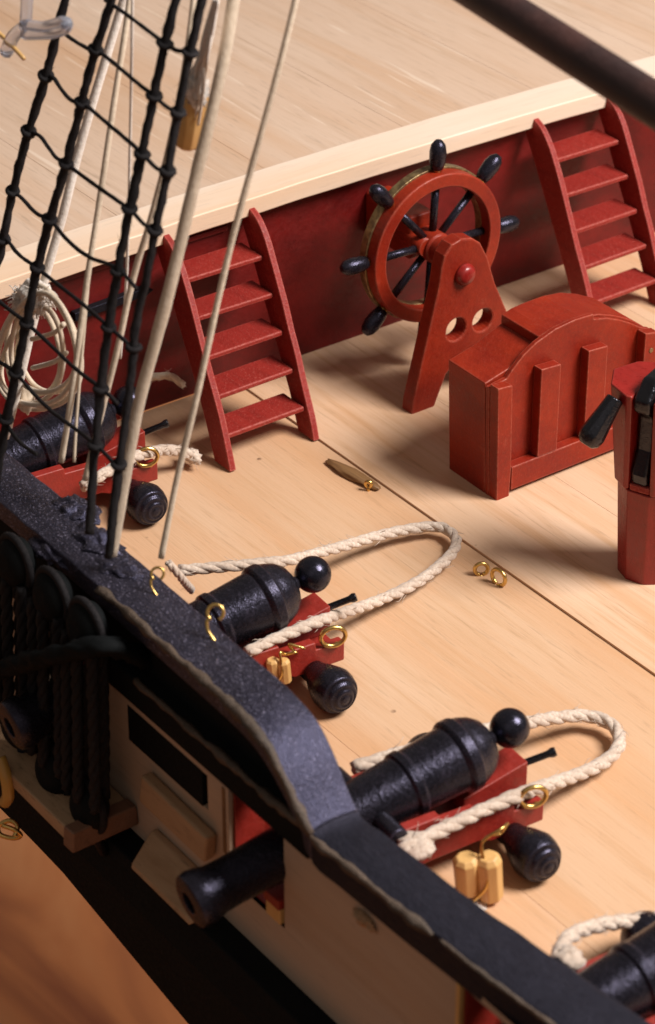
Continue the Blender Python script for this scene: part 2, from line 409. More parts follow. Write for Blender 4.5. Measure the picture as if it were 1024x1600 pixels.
# wale and lower hull
def wz(x): return -2.2 - .15*max(0, x-2.5)
mb = MB(); vs = []; fs = []; N = 30
for i in range(N+1):
    x = -9+27*i/N; zb = wz(x)
    vs += [(x, -6.1, -.86), (x, -6.5, -.90), (x, -6.62, -1.5), (x, -6.6, zb), (x, -6.1, zb-.5), (x, -4.5, zb-1.6), (x, -1, zb-2.2), (x, -1, -.86)]
for i in range(N):
    for k in range(8): fs.append((8*i+k, 8*i+(k+1) % 8, 8*i+8+(k+1) % 8, 8*i+8+k))
mb.add(vs, fs); mb.build('wale', M['hullblack'], hs, bevel=.03)
# raised black bulwark
mb = MB(); mb.prism([(-9, 1.6), (8.35, 1.6), (8.3, 1.85), (7.35, 2.72), (-9, 2.72)], -6.08, -5.62, 'y')
mb.build('raised_bulwark', M['hullblack'], hs)
# black moulding that runs on as the near rail
mb = MB(); vs = []; fs = []
xsr = [-9, -4, 0, 4, 6.4, 8.2]
for x in xsr: vs += [(x, -6.02, 1.48), (x, -6.26, 1.48), (x, -6.28, 1.95), (x, -6.02, 2.0)]
for i in range(len(xsr)-1):
    for k in range(4): fs.append((4*i+k, 4*i+(k+1) % 4, 4*i+4+(k+1) % 4, 4*i+4+k))
fs += [(0, 1, 2, 3), (4*len(xsr)-1, 4*len(xsr)-2, 4*len(xsr)-3, 4*len(xsr)-4)]
mb.add(vs, fs); mb.build('moulding', M['hullblack'], hs, bevel=.03)
# rough blocks glued under the slot
mb = MB(); mb.box((4.5, -6.33, .02), (6.05, -6.14, .50)); mb.build('rough_block', M['rawwood'], hs, bevel=.05, jit=.09)
mb = MB(); mb.prism([(-6.14, -.84), (-6.62, -.86), (-6.60, -.78), (-6.26, -.42), (-6.14, -.42)], 4.6, 6.05, 'x'); mb.build('ledge', M['rawwood'], hs, bevel=.03, jit=.05)

# cap rail -----------------------------------------------------------
cr = thing('cap_rail', 'rough black painted cap rail stepping down along the ship side', 'rail', (6, -5.9, 2.5))
path = [(-9, 3.0, -5.50, -6.25), (-4, 3.0, -5.5, -6.25), (0, 3.0, -5.5, -6.25), (3, 3.0, -5.5, -6.25), (5.5, 3.0, -5.54, -6.3), (6.7, 2.99, -5.55, -6.32), (7.3, 2.90, -5.55, -6.33), (7.75, 2.62, -5.56, -6.33), (8.15, 2.20, -5.58, -6.30), (8.42, 2.0, -5.58, -6.28),
        (8.9, 2.0, -5.56, -6.26), (10.2, 2.0, -5.49, -6.22), (11.6, 2.0, -5.36, -6.14), (13.1, 2.0, -5.19, -6.0), (16, 2.0, -4.8, -5.7)]
pp4 = path; path = []
for i in range(len(pp4)-1):
    g_ = lambda k: pp4[max(0, min(len(pp4)-1, k))]
    p0, p1, p2, p3 = g_(i-1), g_(i), g_(i+1), g_(i+2); n_ = 6 if 5 < p1[0] < 9 else 1
    for j_ in range(n_):
        t_ = j_/n_
        path.append(tuple(.5*((2*p1[q])+(p2[q]-p0[q])*t_+(2*p0[q]-5*p1[q]+4*p2[q]-p3[q])*t_*t_+(3*p1[q]-p0[q]-3*p2[q]+p3[q])*t_**3) for q in range(4)))
path.append(pp4[-1])
fine = []
for a, b in zip(path, path[1:]):
    n = max(1, int((b[0]-a[0])/.12))
    for j in range(n): fine.append([a[q]+(b[q]-a[q])*j/n for q in range(4)])
fine.append(list(path[-1]))
def railmesh(rows):
    mb = MB(); vs = []; fs = []; K = 9
    for x, z, yi, yo in rows:
        th = .34 if x < 8.2 else .5
        nx = .0
        row = []
        for k in range(K):
            u = k/(K-1); yy = yi+(yo-yi)*u + (0.0 if 0 < k < K-1 else .02*noise.noise(Vector((x*2.2, k, 0))))
            crown = .045*(1-(2*u-1)**2)
            row.append((x, yy, z-.03+crown+.018*noise.noise(Vector((x*3, u*5, 2)))))
        row += [(x, yo+.0, z-th), (x, yi-.0, z-th)]
        vs += row
    W = K+2
    for i in range(len(rows)-1):
        for k in range(W): fs.append((W*i+k, W*i+(k+1) % W, W*i+W+(k+1) % W, W*i+W+k))
    fs += [tuple(range(W))[::-1], tuple(W*(len(rows)-1)+k for k in range(W))]
    mb.add(vs, fs, smooth=True); return mb
ic = next(i for i, r_ in enumerate(fine) if r_[0] >= 8.3)
railmesh(fine[:ic+1]).build('upper_rail', M['rail'], cr, bevel=.03)
railmesh(fine[ic:]).build('lower_rail', M['lowrail'], cr, bevel=.025)
def edgebead(pts, r, parent):
    mb = MB(); ps = resample(pts, .06)
    mb.tube([p+Vector((0, .015*noise.noise(p*1.7), .02*noise.noise(p*2.3+Vector((3, 3, 3))))) for p in ps], [r*(1+.75*noise.noise(p*2.9)) for p in ps], seg=6, rough=.6)
    return mb.build('worn_edge', M['edge'], parent)
edgebead([(x, yo-.005, z-.05) for x, z, yi, yo in fine if 3.6 < x < 8.4], .062, cr)
edgebead([(x, -6.275, 1.96) for x in (4.4, 5.2, 6, 7, 8.2)] + [(x, yo-.01, z-.06) for x, z, yi, yo in fine if 8.4 < x < 10.6], .055, cr)
edgebead([(x, yo-.01, z-.05) for x, z, yi, yo in fine if 10.6 < x < 15], .03, cr)

# ------------------------------------------------------------------ ladders
def ladder_mesh(root):
    # local frame: x forward, y across, z up ; foot front edge at (0,0,0), width 1.78
    front = [(0.02, 0), (-.12, .32), (-.44, .9), (-.80, 1.5), (-1.16, 2.1), (-1.50, 2.62), (-1.72, 2.92), (-1.98, 3.16), (-2.30, 3.30)]
    back = [(-.42, 0.0), (-.75, .60), (-1.15, 1.2), (-1.6, 1.85), (-2.0, 2.45), (-2.36, 2.95)]
    poly = [tuple(v)[:2] for v in [(p.x, p.y) for p in smooth([(x, z, 0) for x, z in front], 5)]] + back[::-1]
    for y0, lean in ((0, .28), (1.65, .30)):
        mb = MB(); mb.prism(poly, y0, y0+.12, 'y')
        for v in mb.v: v.y += lean*v.z/3.3
        mb.build('stringer', M['red_ladder'], root, org=(0, 0, 0), bevel=.018, jit=.012)
    for k in range(5):
        z = .47+.53*k; fx = -.02 - .66*z + (.02 if k == 0 else 0)
        mb = MB(); sh = .085*z
        s1 = .13+sh; s2 = 1.64+sh
        n = 8
        for i in range(n):
            a = s1+(s2-s1)*i/n; b = s1+(s2-s1)*(i+1)/n
        mb.box((fx-.56, s1, z-.05), (fx+.04, s2, z+.04))
        mb.build('tread', M['red_ladder'], root, org=(0, 0, 0), bevel=.025, jit=.02)
L1 = thing('ladder', 'small red ladder with five treads left of the steering wheel', 'ladder', (-1.90, -.56, 0), 0, 'red companion ladders', local=True)
ladder_mesh(L1)
def dup(root, loc, rotz, label):
    def cp(o, par):
        c = o.copy(); C.objects.link(c); c.parent = par
        for ch in list(o.children): cp(ch, c)
        return c
    r = cp(root, None); r.location = loc; r.rotation_euler = (0, 0, rotz); r['label'] = label; return r
dup(L1, (-1.90, 7.12, .02), 0, 'red ladder at the right edge, behind the red box and under the dark spar')

# ------------------------------------------------------------------ steering wheel and its stand
WC = Vector((-2.75, 4.22, 2.27))
wh = thing('steering_wheel', 'red ship steering wheel with black handles and a brass outer band', 'steering wheel', WC)
def ring(r0, r1, x0, x1, seg=72):
    mb = MB(); vs = []; fs = []
    for k in range(seg):
        a = 2*math.pi*k/seg; c, s_ = math.cos(a), math.sin(a)
        for r, x in ((r0, x0), (r1, x0), (r1, x1), (r0, x1)): vs.append(WC+Vector((x, r*c, r*s_)))
    for k in range(seg):
        k2 = (k+1) % seg
        for j in range(4): fs.append((4*k+j, 4*k+(j+1) % 4, 4*k2+(j+1) % 4, 4*k2+j))
    mb.add(vs, fs); return mb
ring(1.09, 1.33, -.20, .10).build('rim', M['red_box'], wh, bevel=.03)
ring(1.08, 1.365, -.30, -.13).build('brass_band', M['oldbrass'], wh, bevel=.015)
mb = MB(); mb.lathe([(-.34, .2), (-.30, .27), (.08, .27), (.12, .24), (.30, .24), (.34, .2)], Matrix.Translation(WC) @ Matrix.Rotation(R(90), 4, 'Y')); mb.build('hub', M['red_box'], wh, bevel=.01)
for k in range(8):
    a = R(87+45*k); d = Vector((0, math.cos(a), math.sin(a))); c = WC+Vector((-.10, 0, 0))
    mb = MB(); mb.lathe([(.2, .065), (1.10, .07)], along(c, c+d), 12); sp = mb.build('spoke', M['gun'], wh)
    mb = MB(); mb.lathe([(1.33, .05), (1.37, .105), (1.48, .135), (1.66, .145), (1.79, .12), (1.865, .06), (1.87, .01)], along(c, c+d), 16); sp2 = mb.build('handle', M['gun'], wh)
    mb = MB(); mb.lathe([(1.33, .085), (1.375, .075)], along(c, c+d), 12); mb.build('ferrule', M['brass'], wh)

ws = thing('wheel_stand', 'red upright bearing stand with two round holes holding the wheel axle', 'stand', (-2.0, 3.9, 0))
outl = [(2.90, .0), (2.92, .22), (3.42, 2.25), (3.46, 2.55), (3.52, 2.76), (3.66, 2.92), (3.86, 2.97), (4.08, 2.92), (4.26, 2.78), (4.42, 2.48), (4.60, 1.95), (4.90, 1.30), (5.02, .22), (5.02, 0), (4.55, 0), (4.40, .55), (3.98, .85), (3.62, .55), (3.38, 0)]
def stand_plate(x0, x1, name, holes):
    """plate with round holes: triangulated with bmesh"""
    bm = bmesh.new(); loops = [outl] + [[(cy+r*math.cos(2*math.pi*k/20), cz+r*math.sin(2*math.pi*k/20)) for k in range(20)] for cy, cz, r in holes]
    edges = []
    for lp in loops:
        vs = [bm.verts.new((x1, p[0], p[1])) for p in lp]
        for i in range(len(vs)): edges.append(bm.edges.new((vs[i], vs[(i+1) % len(vs)])))
    bmesh.ops.triangle_fill(bm, edges=edges, use_beauty=True)
    ex = bmesh.ops.extrude_face_region(bm, geom=bm.faces[:])
    bmesh.ops.translate(bm, vec=(x0-x1, 0, 0), verts=[e for e in ex['geom'] if isinstance(e, bmesh.types.BMVert)])
    bmesh.ops.recalc_face_normals(bm, faces=bm.faces)
    me = bpy.data.meshes.new(name); bmesh.ops.translate(bm, vec=-Vector(ws['_o']), verts=bm.verts); bm.to_mesh(me); bm.free()
    o = bpy.data.objects.new(name, me); C.objects.link(o); o.parent = ws; me.materials.append(M['red_box'])
    m = o.modifiers.new('bevel', 'BEVEL'); m.width = .03; m.segments = 2; m.limit_method = 'ANGLE'; m.angle_limit = R(40)
    return o
stand_plate(-1.90, -1.62, 'front_upright', [(3.80, 1.33, .205), (4.36, 1.33, .205)])
MB().box((-4.355, 3.95, 1.95), (-3.1, 4.45, 2.75)).build('rear_bracket', M['red_box'], ws, bevel=.05)
mb = MB(); mb.lathe([(0, .16), (.9, .16)], along((-3.6, 4.12, 2.32), (-2, 3.95, 2.32)), 20); mb.build('axle', M['red_box'], ws)
mb = MB(); mb.lathe([(0, .19), (.05, .19), (.08, .165), (.10, .16), (.135, .12), (.15, .04)], along((-1.62, 3.93, 2.32), (0, 3.93, 2.32)), 24); mb.build('axle_cap', M['red_pump'], ws)

# ------------------------------------------------------------------ red box (companion / skylight)
bx = thing('panelled_box', 'red wooden box with arched top and raised frame panels on deck', 'box', (.6, 4, 0))
mb = MB()
low = [(2.33, .0), (2.26, 2.02), (2.7, 2.12), (3.31, 2.35), (3.31, .0)]
mb.prism(low, .10, 1.02, 'x'); mb.build('low_end', M['red_box'], bx, bevel=.02, jit=.02)
arch = [(3.315, 0), (3.30, 2.50), (3.50, 2.555), (3.8, 2.575), (4.15, 2.575), (4.5, 2.53), (4.85, 2.40), (5.2, 2.22), (5.5, 2.0), (5.52, 0)]
mb = MB(); mb.prism(arch, .10, 1.03, 'x'); mb.build('arched_body', M['red_box'], bx, bevel=.02)
fr = [(2.32, 0.0), (2.32, .02), (2.26, 1.98), (2.60, 2.03), (2.70, 2.14), (2.92, 2.34), (3.17, 2.48), (3.55, 2.60), (3.95, 2.64), (4.33, 2.62), (4.34, 2.53), (4.62, 2.46), (4.9, 2.34), (5.15, 2.2), (5.36, 2.06), (5.56, 1.98), (5.56, .0), (4.9, .0), (4.9, .06), (2.75, .06), (2.75, 0)]
mb = MB(); mb.prism(fr, 1.035, 1.12, 'x'); mb.build('front_panel', M['red_box'], bx, bevel=.012)
# raised pilasters and bottom rail stand proud of the panel
def pil(y0, y1, z1, slope=.06):
    mb = MB(); mb.prism([(y0, .52), (y1, .52), (y1, z1-.03), (y0, z1)], 1.122, 1.31, 'x'); return mb.build('pilaster', M['red_box'], bx, bevel=.015)
MB().prism([(2.325, .0), (2.58, .0), (2.60, .518), (2.56, 2.02), (2.27, 2.05)], 1.122, 1.32, 'x').build('corner_post', M['red_box'], bx, bevel=.015)
MB().prism([(5.26, .0), (5.56, .0), (5.57, 2.0), (5.28, 2.06)], 1.122, 1.32, 'x').build('corner_post', M['red_box'], bx, bevel=.015)
pil(3.14, 3.54, 2.10); pil(4.10, 4.50, 2.12)
MB().box((1.122, 2.622, .10), (1.305, 5.258, .518)).build('bottom_rail', M['red_box'], bx, bevel=.015)
mb = MB(); mb.lathe([(0, .045), (.012, .04)], along((1.32, 5.42, 1.72), (2, 5.42, 1.72)), 12); mb.build('nail_head', M['plug'], bx)

# ------------------------------------------------------------------ deck pump at the right edge
pc = zp(1013, 890); pc.z = 0
pump = thing('deck_pump', 'tall red octagonal post with a slot and glossy black lever', 'pump', pc)
yaw = R(-70)                                    # slot opens towards +x -y
PM = Matrix.Translation(pc) @ Matrix.Rotation(yaw, 4, 'Z')
def octo(r, n=10, a0=0): return [(r*math.cos(2*math.pi*(k+.5)/n+a0), r*math.sin(2*math.pi*(k+.5)/n+a0)) for k in range(n)]
H1, H2 = 1.62, 3.22
mb = MB(); a = octo(.47); b = octo(.56); n = 10
mb.add([PM @ Vector((p[0], p[1], 0)) for p in a] + [PM @ Vector((p[0]*1.0, p[1], H1)) for p in b], [tuple(range(n))[::-1], tuple(range(n, 2*n))] + [(i, (i+1) % n, n+(i+1) % n, n+i) for i in range(n)])
mb.build('post', M['red_pump'], pump, bevel=.025)
for sgn, nm in ((1, 'cheek'), (-1, 'cheek')):
    mb = MB(); o8 = [(.58*math.cos(t_), sgn*.62*math.sin(t_)) for t_ in [R(v) for v in (22, 52, 90, 128, 158)]]
    poly = [(.52, sgn*.17)] + o8 + [(-.54, sgn*.17)]
    nb = len(poly); k_ = 1.42; mb.add([PM @ Vector((p[0], p[1], H1+.003)) for p in poly]+[PM @ Vector((p[0]*1.15, sgn*.17+(p[1]-sgn*.17)*k_, H2)) for p in poly], [tuple(range(nb))[::-1], tuple(range(nb, 2*nb))]+[(q, (q+1) % nb, nb+(q+1) % nb, nb+q) for q in range(nb)]); mb.build(nm, M['red_pump'], pump, bevel=.03)
MB().box((-.45, -.168, H1+.003), (-.12, .168, H2-.35), mat=PM).build('slot_back', M['red_pump'], pump)
mb = MB(); mb.box((.16, -.165, H1+.003), (.52, .165, H1+.12), mat=PM); mb.build('slot_sill', M['red_ladder'], pump, bevel=.03, jit=.03)
mb = MB(); mb.prism([(.20, H1+.10), (.50, H1+.10), (.54, H1+.3), (.42, 2.3), (.42, 2.85), (.60, 3.0), (.62, 3.2), (.36, 3.46), (-.05, 3.46), (-.40, 3.30), (-.30, 3.0), (.14, 2.8)], -.15, .13, 'y', mat=PM)
mb.build('lever', M['gloss'], pump, bevel=.07, bseg=3)
sa, sb = xp(962, 622, pc.x-.2), xp(914, 698, pc.x-.2)
mb = MB(); mb.lathe([(0, .13), (.3, .16), (.62, .20), (.74, .17), (.80, .10)], along(sa, sb), 10); mb.build('spout', M['gloss'], pump, bevel=.02)

# ------------------------------------------------------------------ cannons
PITCH = math.atan(.165)
def make_gun(loc, rotz, label):
    g = thing('cannon', label, 'cannon', loc, rotz, 'deck cannons along the black rail', local=True)
    O = (0, 0, 0)
    BM = Matrix.Translation((0, 0, 1.42)) @ Matrix.Rotation(PITCH, 4, 'X') @ Matrix.Rotation(R(90), 4, 'X')
    prof = [(.25, .10), (.31, .13), (.35, .26), (.40, .37), (.50, .46), (.62, .52), (.70, .545), (.73, .575), (.86, .58), (.90, .55), (.93, .515), (1.25, .50), (1.54, .485), (1.57, .52), (1.67, .515), (1.71, .475), (2.2, .45), (2.52, .43), (2.56, .465), (2.64, .46), (2.68, .41),
            (3.6, .385), (4.25, .36), (4.5, .37), (4.62, .41), (4.74, .43), (4.84, .40), (4.87, .34), (4.87, .17), (4.5, .165)]
    prof = [(t_, q_*(.88 if t_ > .3 else .8)) for t_, q_ in prof]
    mb = MB(); mb.lathe(prof, BM, 40); bar = mb.build('barrel', M['gun'], g, org=O, bevel=.01)
    mb = MB(); mb.ball(BM @ Vector((0, 0, 0)), .265, 28); mb.build('cascabel', M['ball'], bar, org=O)
    mb = MB(); tz = BM @ Vector((0, 0, 2.25))
    mb.lathe([(-.78, .13), (-.76, .15), (.76, .15), (.78, .13)], Matrix.Translation(tz) @ Matrix.Rotation(R(90), 4, 'Y'), 20); mb.build('trunnion', M['gun'], bar, org=O, bevel=.01)
    side = [(.12, .30), (.12, .62), (-.35, .64), (-.36, .76), (-.95, .78), (-.96, .92), (-1.5, .94), (-1.51, 1.04), (-2.75, 1.06), (-2.8, .3), (-2.0, .3), (-1.8, .38), (-.9, .38), (-.7, .3)]
    for s_ in (-1, 1):
        mb = MB(); mb.prism(side, s_*.50, s_*.66, 'y' if False else 'x'); mb.build('cheek', M['red_gun'], g, org=O, bevel=.02, jit=.01)
    MB().box((-.497, -2.7, .32), (.497, .08, .50)).build('bed', M['red_gun'], g, org=O, bevel=.02)
    MB().prism([(.16, .503), (-.85, .503), (-.85, .74), (.16, .95)], -.22, .22, 'x').build('quoin', M['red_gun'], g, org=O, bevel=.02)
    mb = MB(); mb.lathe([(0, .045), (.05, .05), (.36, .05), (.42, .07), (.47, .06)], along((.12, .14, .86), (.30, .5, 1.02)), 12); mb.build('quoin_handle', M['gloss'], g, org=O, bevel=.008)
    for yy in (-.42, -2.35):
        ax = MB(); ax.box((-.70, yy-.14, .20), (.70, yy+.14, .318)); axo = ax.build('axle', M['black'], g, org=O, bevel=.02)
        for s_ in (-1, 1):
            r = .315
            mb = MB(); mb.lathe([(.70, .17), (.80, .19), (.95, r-.06), (1.10, r-.01), (1.18, r+.012), (1.28, r+.005), (1.38, r-.02), (1.42, r-.045), (1.40, r-.06), (1.46, r-.08), (1.50, r-.12), (1.475, r-.14), (1.515, r-.165), (1.535, r-.21), (1.515, r-.225), (1.54, r-.245), (1.54, .02)], Matrix.Translation((0, yy, .33)) @ Matrix.Rotation(R(90*s_), 4, 'Y'), 36)
            mb.build('truck', M['gun'], g, org=O, bevel=0)
    for s_ in (-1, 1):
        c = Vector((s_*.70, -.10, .80)); mb = MB()
        mb.tube([c + .155*Vector((.35*math.cos(t_), .25*math.cos(t_)*1.0, 0)) + .155*Vector((.15*math.sin(t_)*0, 0, math.sin(t_))) + .155*Vector((0, .85*math.cos(t_), 0)) for t_ in [2*math.pi*k/28 for k in range(28)]], .034, 8, closed=True)
        mb.build('ring', M['brass'], g, org=O)
        mb = MB(); mb.ball((s_*.67, -.02, .62), .045, 10); mb.build('ring_bolt', M['brass'], g, org=O)
    return g
g3 = make_gun((7.5, -2.53, 0), R(-4), 'black cannon on red carriage whose muzzle pokes out of the hull port')
g2 = dup(g3, (3.06, -2.48, 0), R(-4), 'black cannon on red carriage beside the long rope loop, upper middle of the row')
g1 = dup(g3, (-2.62, -1.95, 0), R(-3), 'black cannon behind the rigging lines, left of the red ladder')
g4 = dup(g3, (11.97, -2.60, 0), R(-4), 'black cannon cut off by the bottom right corner')

# breeching ropes ----------------------------------------------------
def rope(pts, r, label, name='breeching_rope', mat='rope', grp='breeching ropes of the cannons', hairs=120, blob=None, pitch=None):
    mb = MB(); sp = smooth(pts, 10); r *= .82; sp = [p+Vector((.5, .5, .3))*.05*noise.noise(p*1.6) for p in sp]; mb.rope(sp, r, hairs=hairs//2, pitch=pitch)
    for b in (blob or []): mb.ball(b[0], b[1], 20, b[2], lumps=.5, freq=5)
    return tag(mb.build(name, M[mat], org=sp[0]), label, 'rope', grp)
rope([zp(628, 1330, 1.05), zp(665, 1310, 1.0), zp(710, 1288, .95), zp(760, 1264, .9), zp(812, 1242, .82), zp(850, 1228, .6), zp(900, 1212, .35), zp(945, 1190, .2), zp(970, 1162, .18), zp(955, 1130, .2), zp(915, 1118, .25), zp(870, 1122, .4), zp(820, 1130, .6), zp(760, 1140, .8), zp(640, 1172, .95), zp(590, 1188, 1.0), zp(545, 1202, 1.0)], .115,
     'thick off-white rope looping behind the cannon with the hanging yellow block', blob=[(zp(648, 1322, 1.0), .22, (1.2, 1, .5))])
rope([zp(385, 1020, 1.05), zp(420, 1003, 1.0), zp(460, 986, .95), zp(505, 968, .85), zp(545, 955, .55), zp(600, 935, .3), zp(655, 908, .2), zp(700, 872, .17), zp(714, 842, .17), zp(690, 824, .17), zp(640, 827, .2), zp(590, 838, .3), zp(520, 858, .5), zp(450, 876, .8), zp(370, 884, .95), zp(300, 890, 1.0), zp(270, 893, 1.0)], .105,
     'off-white rope making a long loop on the deck below the brass eyebolts')
rope([zp(130, 760, 1.05), zp(165, 740, 1.0), zp(205, 716, .9), zp(240, 705, .75), zp(275, 703, .45), zp(305, 712, .25)], .11, 'frayed white rope through a brass ring beside the foot of the left ladder', blob=[(zp(300, 712, .2), .13, (1.5, 1, .8))])
rope([zp(872, 1502, 1.1), zp(885, 1468, 1.0), zp(925, 1449, .8), zp(975, 1440, .6), zp(1040, 1434, .5), zp(1110, 1432, .4)], .115, 'off-white rope over the deck in the bottom right corner', blob=[(zp(888, 1500, 1.1), .17, (1, 1.1, .8))])
rope([zp(262, 880, 2.6), zp(285, 905, 2.2), zp(300, 922, 1.6)], .07, 'short pale cord end behind the rail beside the second cannon', name='cord', grp=None, hairs=20)
rope([zp(235, 590, .9), zp(265, 588, .8), zp(288, 603, .6)], .08, 'loose buff rope end lying near the foot of the left ladder', name='rope_end', mat='line', grp=None, hairs=30)

# hanging tackle blocks ----------------------------------------------
def tackle(P, s_, label, chain):
    tb = thing('tackle_block', label, 'block', P, 0, 'yellow wood tackle blocks')
    for dx, hh, zz in ((-.16, .30, .02), (.12, .36, -.02)):
        mb = MB(); c = P+Vector((dx*.58*s_, dx*.81*s_, zz))
        mb.lathe([(-hh*s_, .10*s_), (-hh*.9*s_, .17*s_), (hh*.8*s_, .18*s_), (hh*s_, .12*s_)], Matrix.Translation(c) @ Matrix.Rotation(R(6), 4, 'X'), 8)
        for f_ in range(len(mb.sm)): mb.sm[f_] = False
        mb.build('shell', M['block'], tb, bevel=.02*s_)
    mb = MB(); t0 = P+Vector((0, 0, .3*s_))
    mb.tube(smooth([P+Vector((.02, -.14*s_, -.36*s_)), P+Vector((.19*s_, -.03, 0)), t0+Vector((.02, 0, .12))] + [t0+Vector(c)*1.0 for c in chain], 8), .022, 6)
    mb.build('hook_wire', M['brass'], tb)
    return tb
b3 = zp(750, 1368, .42)
tackle(b3, 1.0, 'yellow double block hung from brass wire on the cannon beside the lower rail', [(0, .05, .25), (.08, .25, .38), (0, .42, .33), (-.05, .35, .18), (-.02, .22, .24)])
b2 = zp(437, 1046, .62)
tackle(b2, .55, 'small yellow block with curled brass wire on the upper middle cannon', [(0, .1, .05), (.1, .2, .1), (0, .28, .0), (-.08, .22, .12), (.05, .36, .08), (0, .42, .02)])
mb = MB(); mb.ball(b3+Vector((-.12, -.12, -.40)), .2, 18, (1.3, 1.1, .35), lumps=.6)
tag(mb.build('glue_blob', M['white'], org=b3), 'whitish glue smear under the yellow double block', 'glue')

# brass eyes and hooks -----------------------------------------------
def eyebolt(p, label, r=.12, yawd=0, legs=True):
    mb = MB(); c = Vector(p)+Vector((0, 0, r*.9)); a = R(yawd); d = Vector((math.cos(a), math.sin(a), 0))
    mb.tube([c+r*(math.cos(t_)*d+Vector((0, 0, math.sin(t_)))) for t_ in [R(-75+330*k/24) for k in range(25)]], .032, 8)
    mb.tube([c+Vector((0, 0, -r)), Vector(p)+Vector((0, 0, -.12))], .03, 8)
    return tag(mb.build('eyebolt', M['brass'], org=p), label, 'eyebolt', 'brass fittings')
eyebolt(zp(752, 897), 'small brass eye standing on deck, left one of the pair beside the rope loop', .10, 60)
eyebolt(zp(779, 912), 'small brass eye standing on deck, right one of the pair beside the rope loop', .13, 10)
mb = MB(); c = zp(552, 741, .03); mb.ball(c, .60, 26, (1, .21, .09), lumps=.25); pl = mb.build('wood_plug', M['plug'], org=c); tag(pl, 'dark brown oval plug let into the deck seam', 'plug')
pl.rotation_euler = (0, 0, R(8))
eyebolt(zp(576, 760, .06), 'tiny brass eye at the end of the dark oval plug in the deck', .045, 40)
def hook(px, py, s_, label):
    mb = MB(); P = zp(px, py, 3.02)
    pr = []
    for k in range(15): a = R(-60+290*k/14); pr.append((.13*math.cos(a), .13*math.sin(a)+.42))
    tail = [(-.13, .28), (-.11, .14), (-.02, .0), (.07, -.13), (.10, -.28), (.13, -.40)]
    q = pr[::1]; q = [(x, y) for x, y in q] + tail
    rr = rt; uu = (ZZ*.75 + Vector((-.35, .3, 0))).normalized()
    # the hook lies against the rail top: across = ship x, up = world up leaning inboard
    pts = [P + rr*x*s_ + uu*y*s_ for x, y in q]
    mb.tube(smooth(pts, 4), .030*s_, 8)
    return tag(mb.build('brass_hook', M['brass'], org=P), label, 'hook', 'brass fittings')
hook(245, 928, .62, 'bent brass wire hook on the black rail nearest the shrouds')
hook(335, 998, .78, 'bent brass wire hook on the black rail beside the upper middle cannon')

# ------------------------------------------------------------------ shrouds with ratlines
sh = thing('shroud_net', 'black rope shrouds with thin knotted ratlines rising at the left', 'rigging', (4, -6.6, 2.4))
def SY(py): return -6.55 + (930-py)/930*2.3
def sp3(px, py, dy=0.): return yp(px, py, SY(py)+dy)
SH = [[(-75, 690), (-50, 590), (-22, 480), (2, 385), (20, 300), (45, 205), (72, 118), (103, 0), (130, -110)],
      [(-8, 760), (5, 685), (24, 585), (42, 505), (57, 425), (78, 343), (103, 258), (128, 160), (150, 78), (176, -5), (205, -110)],
      [(140, 835), (144, 760), (150, 690), (160, 585), (172, 500), (185, 420), (203, 325), (222, 240), (241, 150), (258, 68), (275, 0), (300, -110)],
      [(169, 872), (173, 840), (179, 780), (190, 700), (205, 590), (214, 500), (228, 440), (243, 360), (262, 268), (278, 178), (298, 80), (316, 0), (338, -110)]]
for k, s_ in enumerate(SH):
    mb = MB(); mb.tube(resample(smooth([sp3(*p) for p in s_], 6), .07), .060 if k != 3 else .054, 9, rough=.5); mb.rope(smooth([sp3(*p) for p in s_], 6), .050, hairs=90, pitch=.9, seg=5); mb.build('shroud', M['blackrope'], sh)
RL = [[(165, 0), (205, 28), (250, 62), (258, 68), (275, 78), (298, 82)],
      [(96, 44), (108, 58), (138, 76), (150, 78), (170, 92), (215, 130), (241, 150), (262, 168), (279, 176)],
      [(70, 118), (84, 122), (98, 142), (112, 157), (128, 160), (160, 186), (200, 220), (222, 240), (244, 262), (262, 268)],
      [(44, 205), (62, 212), (74, 228), (88, 246), (103, 256), (150, 290), (190, 318), (203, 326), (225, 350), (244, 360)],
      [(18, 298), (32, 308), (58, 334), (78, 343), (108, 378), (140, 402), (168, 412), (190, 424), (214, 452)],
      [(2, 374), (12, 376), (30, 398), (57, 418), (100, 452), (135, 480), (172, 512), (190, 528), (207, 543)],
      [(-22, 452), (0, 472), (20, 488), (42, 505), (80, 540), (120, 578), (160, 608), (185, 632)],
      [(-10, 560), (0, 566), (24, 582), (50, 612), (78, 640), (120, 672), (152, 696), (180, 726)],
      [(-8, 640), (5, 655), (30, 690), (60, 712)]]
for rl in RL:
    mb = MB(); pp = [sp3(x, y, .03) for x, y in rl]
    mb.tube(resample(smooth(pp, 6), .06), .028, 7, rough=.25)
    for x, y in rl:
        for s_ in SH:
            for (x0, y0), (x1, y1) in zip(s_, s_[1:]):
                lo, hi = min(y0, y1), max(y0, y1)
                if lo <= y <= hi:
                    xx = x0+(x1-x0)*(y-y0)/(y1-y0)
                    if abs(xx-x) < 7:
                        d = (sp3(x1, y1)-sp3(x0, y0)).normalized(); c = sp3(xx, y)
                        for off in (0.0,):
                            u1 = d.orthogonal().normalized(); u2 = d.cross(u1)
                            mb.tube([c+d*(off+.03*math.sin(t_))+.072*(math.cos(t_)*u1+math.sin(t_)*u2) for t_ in [2*math.pi*k/14 for k in range(14)]], .040, 6, closed=True, rough=.5)
    mb.build('ratline', M['blackrope'], sh)

